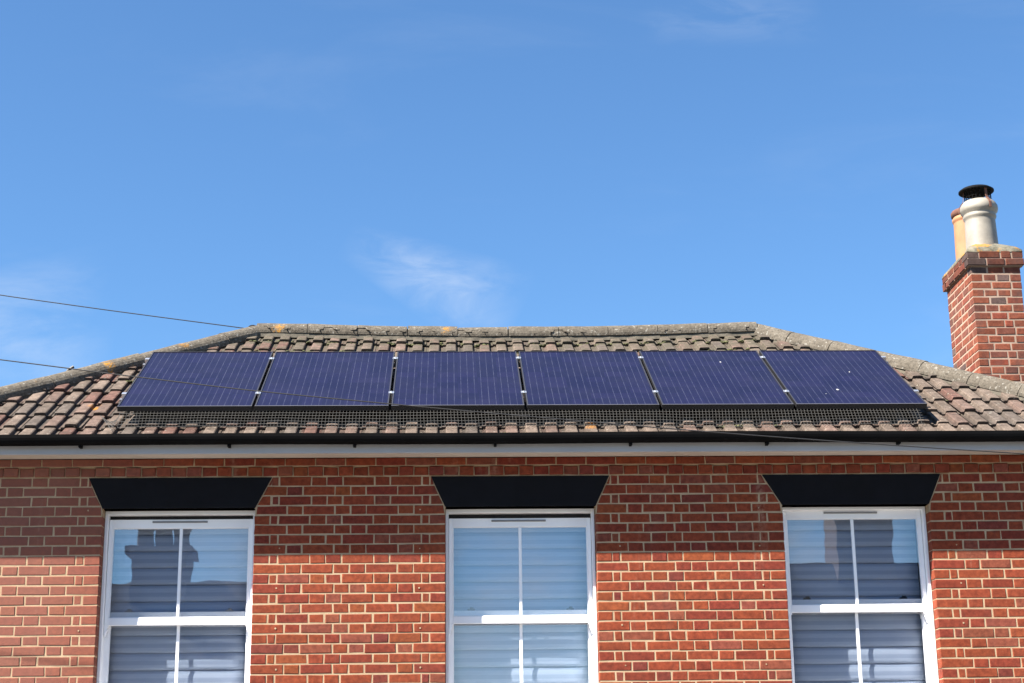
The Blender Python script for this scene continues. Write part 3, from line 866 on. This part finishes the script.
# ------------------------------------------------------------------ cables
def cable(name, pts, rad, lab):
    mb = MB(); mb.tube(pts, rad, 6); o = Vector(pts[0])+Vector((0, 0, Z0))
    ob = mb.build(name, M['cable'], None, o, smooth=True); ob.location = o; tag(ob, lab, 'cable', 'overhead cables')
c2 = [(-14, 3.20), (-6, 1.985), (-2.5, 1.51), (-.581, 1.258), (-.046, 1.186), (.491, 1.115), (1.242, 1.022), (2.207, .922), (2.995, .845), (4.718, .688), (6.769, .535), (9, .40), (14, .18)]
def smooth_pts(c, y):
    out = []
    for i in range(len(c)-1):
        p0_, p1_, p2_, p3_ = c[max(i-1, 0)], c[i], c[i+1], c[min(i+2, len(c)-1)]
        for k in range(6):
            t = k/6; xx = p1_[0]+(p2_[0]-p1_[0])*t
            def slope(a, b): return (b[1]-a[1])/(b[0]-a[0]) if b[0] != a[0] else 0
            m1 = slope(p0_, p2_); m2 = slope(p1_, p3_); h = p2_[0]-p1_[0]
            zz = (2*t**3-3*t**2+1)*p1_[1]+(t**3-2*t**2+t)*h*m1+(-2*t**3+3*t**2)*p2_[1]+(t**3-t**2)*h*m2
            out.append((xx, y, zz))
    out.append((c[-1][0], y, c[-1][1])); return out
cable('overhead_cable', smooth_pts(c2, -1.0), .0042, 'black cable sagging in front of the two left panels and down across the gutter')
c1 = [(-14, 5.05), (-6, 3.64), (-1.663, 2.942), (-1.089, 2.856), (-.515, 2.772), (.584, 2.618), (.66, 2.607)]
cable('overhead_cable', smooth_pts(c1, 2.8), .0048, 'thin black cable against the sky, running down to the left end of the ridge')
ey = MB(); ey.tube([(.66, 2.8, 2.38), (.66, 2.8, 2.612)], .006)
ey.build('cable_eye', M['cable'], roof, HO)

# ------------------------------------------------------------------ street and the houses across the road (seen in the panes)
def slab(name, x0, x1, y0, y1, z0, z1, m):
    b = MB(); b.box((x0, y0, z0), (x1, y1, z1)); o = b.build(name, m, None, (0, 0, 0), lift=False); tag(o, kind='structure'); return o
slab('ground', -400, 400, -400, 400, -.5, 0, M['ground'])
slab('road', -120, 120, -15, -8, .0, .004, M['asphalt'])
slab('pavement', -120, 120, -8, -5, .0, .12, M['paving'])
slab('pavement', -120, 120, -18, -15, .0, .12, M['paving'])
def far_house(x0, x1, zr_, hipr, hipl, chx, cz0, cz1, lab, pots):
    yr, dep = -25.0, 2.7; ev = zr_-3.2
    o = empty('brick_house', (.5*(x0+x1), yr, 0)); tag(o, lab, 'house'); off = o.location
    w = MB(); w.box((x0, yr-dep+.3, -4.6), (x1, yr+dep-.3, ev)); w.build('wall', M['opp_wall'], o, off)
    r = MB(); a = x0-.25; b = x1+.25
    r.add([(a, yr-dep, ev), (b, yr-dep, ev), (b, yr+dep, ev), (a, yr+dep, ev), (a+hipl, yr, zr_), (b-hipr, yr, zr_)], [(0, 3, 2, 1), (1, 0, 4, 5), (3, 4, 0) if hipl else (0, 4, 3), (2, 1, 5), (3, 2, 5, 4)])
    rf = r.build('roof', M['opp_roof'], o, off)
    c = MB(); c.box((chx[0], yr-.45, zr_-1.2), (chx[1], yr+.45, cz0)); c.box((chx[0]-.12, yr-.57, cz0), (chx[1]+.12, yr+.57, cz0+.2))
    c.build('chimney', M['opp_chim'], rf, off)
    for k in range(pots):
        q_ = MB(); xx = chx[0]+(chx[1]-chx[0])*(k+.5)/pots
        q_.lathe(xx, yr, [(.20, cz0+.2), (.18, cz1-.1), (.21, cz1-.08), (.21, cz1), (.11, cz1), (.11, cz0+.3)], 14); q_.build('chimney_pot', M['opp_chim'], rf, off, smooth=True)
    for k in range(int((x1-x0)/2.8)):
        xx = x0+1.5+k*2.8
        f = MB(); ring(f, xx-.55, xx+.55, ev-2.3, ev-.6, yr+dep-.33, yr+dep-.27, .06, .06, .06, .06); f.box((xx-.5, yr+dep-.34, ev-1.5), (xx+.5, yr+dep-.28, ev-1.44)); wn = f.build('window', M['upvc'], o, off)
        g = MB(); g.box((xx-.49, yr+dep-.335, ev-2.24), (xx+.49, yr+dep-.295, ev-.66)); g.build('pane', M['dark'], wn, off)
far_house(-14, 1.6, 3.30, 3.2, 3.2, (-4.42, -3.22), 3.85, 4.55, 'dark roofed brick house mirrored in the left window with a broad chimney', 3)
far_house(8.6, 19, 3.62, 0.01, 0.01, (11.33, 12.67), 5.6, 6.2, 'slate roofed brick house mirrored in the right window with a tall stack', 4)

# ------------------------------------------------------------------ camera
f, (ccx, ccy, ccz) = 1688.34, (2.632891, -12.779657, -1.973162)
Fv = Vector((0.03712357, 0.9610315, 0.27393484)); Rv = Vector((0.99930817, -0.03508665, -0.01233327)); Uv = Vector((0.0022412, -0.27420318, 0.96166917))
cd = bpy.data.cameras.new('camera'); cam = bpy.data.objects.new('camera', cd); C.objects.link(cam); sc.camera = cam
mt = Matrix((( Rv.x, Uv.x, -Fv.x, ccx), (Rv.y, Uv.y, -Fv.y, ccy), (Rv.z, Uv.z, -Fv.z, ccz+Z0), (0, 0, 0, 1)))
cam.matrix_world = mt
cd.sensor_fit = 'HORIZONTAL'; cd.sensor_width = 36; cd.lens = f/1024*36; cd.clip_start = .1; cd.clip_end = 2000

# ------------------------------------------------------------------ light and sky
AZ, EL = R(62), R(46.6)
to_sun = Vector((-math.sin(AZ)*math.cos(EL), -math.cos(AZ)*math.cos(EL), math.sin(EL)))
sd = bpy.data.lights.new('sun', 'SUN'); sd.energy = 5.0; sd.angle = R(.53); sd.color = (1, .93, .83)
so_ = bpy.data.objects.new('sun', sd); C.objects.link(so_); so_.rotation_euler = to_sun.to_track_quat('Z', 'Y').to_euler(); so_.location = (-20, -20, 30)
w = bpy.data.worlds.new('World'); sc.world = w; w.use_nodes = True
nt = w.node_tree; bg = nt.nodes['Background']; L = nt.links
sky = nt.nodes.new('ShaderNodeTexSky'); sky.sky_type = 'NISHITA'; sky.sun_disc = False
sky.sun_elevation = EL; sky.sun_rotation = R(180)+AZ; sky.air_density = 1.0; sky.dust_density = .2; sky.ozone_density = 3.0; sky.altitude = 50
def N(t, **k):
    n_ = nt.nodes.new(t)
    for a, b in k.items(): setattr(n_, a, b)
    return n_
def mth(op, a, b=0.0, c=None):
    n_ = N('ShaderNodeMath', operation=op)
    for i, v in enumerate((a, b, c)):
        if v is None: continue
        if isinstance(v, (int, float)): n_.inputs[i].default_value = v
        else: L.new(v, n_.inputs[i])
    return n_.outputs[0]
geo = N('ShaderNodeTexCoord'); sep = N('ShaderNodeSeparateXYZ'); L.new(geo.outputs['Generated'], sep.inputs[0])
ax, ay, az_ = sep.outputs
den = mth('ADD', mth('ABSOLUTE', ay), .02)
gx, gz_ = mth('DIVIDE', ax, den), mth('DIVIDE', az_, den)           # position on a far vertical plane
def wisp(x0, z0, x1, z1, width, soft=1.0):
    """0..1 mask along a segment of sky given by direction slopes"""
    dx, dz = x1-x0, z1-z0; ln = math.hypot(dx, dz); ux, uz = dx/ln, dz/ln
    rx_ = mth('SUBTRACT', gx, x0); rz_ = mth('SUBTRACT', gz_, z0)
    t = mth('ADD', mth('MULTIPLY', rx_, ux/ln), mth('MULTIPLY', rz_, uz/ln))
    d = mth('ADD', mth('MULTIPLY', rx_, -uz), mth('MULTIPLY', rz_, ux))
    a = mth('SUBTRACT', 1.0, mth('POWER', mth('ABSOLUTE', mth('SUBTRACT', mth('MULTIPLY', t, 2.0), 1.0)), 2.0))
    wv = mth('ADD', width*.45, mth('MULTIPLY', mth('MAXIMUM', t, 0.0), width*.75))
    b = mth('SUBTRACT', 1.0, mth('POWER', mth('DIVIDE', mth('ABSOLUTE', d), wv), 2.0))
    return mth('MULTIPLY', mth('MAXIMUM', a, 0.0), mth('MAXIMUM', b, 0.0))
def fbm(sx, sz, rot, detail=7, rough=.62, seed=0.0):
    cb = N('ShaderNodeCombineXYZ'); L.new(gx, cb.inputs[0]); L.new(gz_, cb.inputs[1]); L.new(mth('MULTIPLY', ay, .0), cb.inputs[2])
    mp_ = N('ShaderNodeMapping'); mp_.inputs['Rotation'].default_value = (0, 0, rot); mp_.inputs['Scale'].default_value = (sx, sz, 1); mp_.inputs['Location'].default_value = (seed, seed*.7, seed)
    L.new(cb.outputs[0], mp_.inputs[0]); n_ = N('ShaderNodeTexNoise'); n_.inputs['Scale'].default_value = 1; n_.inputs['Detail'].default_value = detail; n_.inputs['Roughness'].default_value = rough; n_.inputs['Distortion'].default_value = .6
    L.new(mp_.outputs[0], n_.inputs['Vector']); return n_.outputs[0]
def mapr(v, a, b):
    n_ = N('ShaderNodeMapRange', clamp=True); n_.interpolation_type = 'SMOOTHSTEP'; n_.inputs[1].default_value = a; n_.inputs[2].default_value = b; L.new(v, n_.inputs[0]); return n_.outputs[0]
streak = fbm(16, 48, R(34), seed=6.4)
streak2 = fbm(9, 26, R(12), seed=8.3)
front_ = mth('GREATER_THAN', ay, 0.0)
c_main = mth('MULTIPLY', wisp(-.064, .345, .042, .293, .030), mapr(streak, .28, .78))
c_left = mth('MULTIPLY', wisp(-.34, .290, -.20, .286, .05), mapr(streak2, .35, .7))
c_top = mth('MULTIPLY', wisp(.12, .487, .24, .507, .03), mapr(streak, .35, .7))
veil = mth('MULTIPLY', mapr(fbm(4, 14, R(15), seed=1.7), .50, .80), .05)
tot = mth('ADD', mth('MULTIPLY', c_main, .38), mth('ADD', mth('MULTIPLY', c_left, .30), mth('MULTIPLY', c_top, .10)))
back_ = mth('MULTIPLY', mapr(fbm(2.0, 5.0, R(8), seed=5.5), .50, .72), .75)
fr_ = mth('ADD', mth('MULTIPLY', mth('ADD', tot, veil), front_), mth('MULTIPLY', back_, mth('SUBTRACT', 1.0, front_)))
fr_ = mth('MULTIPLY', fr_, mth('GREATER_THAN', az_, 0.0))
mx = N('ShaderNodeMix', data_type='RGBA'); L.new(mth('MINIMUM', fr_, .9), mx.inputs[0]); tn = N('ShaderNodeMix', data_type='RGBA', blend_type='MULTIPLY'); tn.inputs[0].default_value = 1; tn.inputs[7].default_value = (.61, .855, 1.03, 1)
L.new(sky.outputs[0], tn.inputs[6]); L.new(tn.outputs[2], mx.inputs[6]); mx.inputs[7].default_value = (4.4, 4.8, 5.4, 1)
L.new(mx.outputs[2], bg.inputs[0]); bg.inputs[1].default_value = .05
sc.view_settings.view_transform = 'Standard'; sc.view_settings.look = 'None'; sc.view_settings.exposure = 2.0; sc.view_settings.gamma = 1; sc.view_settings.use_curve_mapping = False
sc.cycles.max_bounces = 8; sc.cycles.transparent_max_bounces = 16; sc.cycles.use_denoising = True
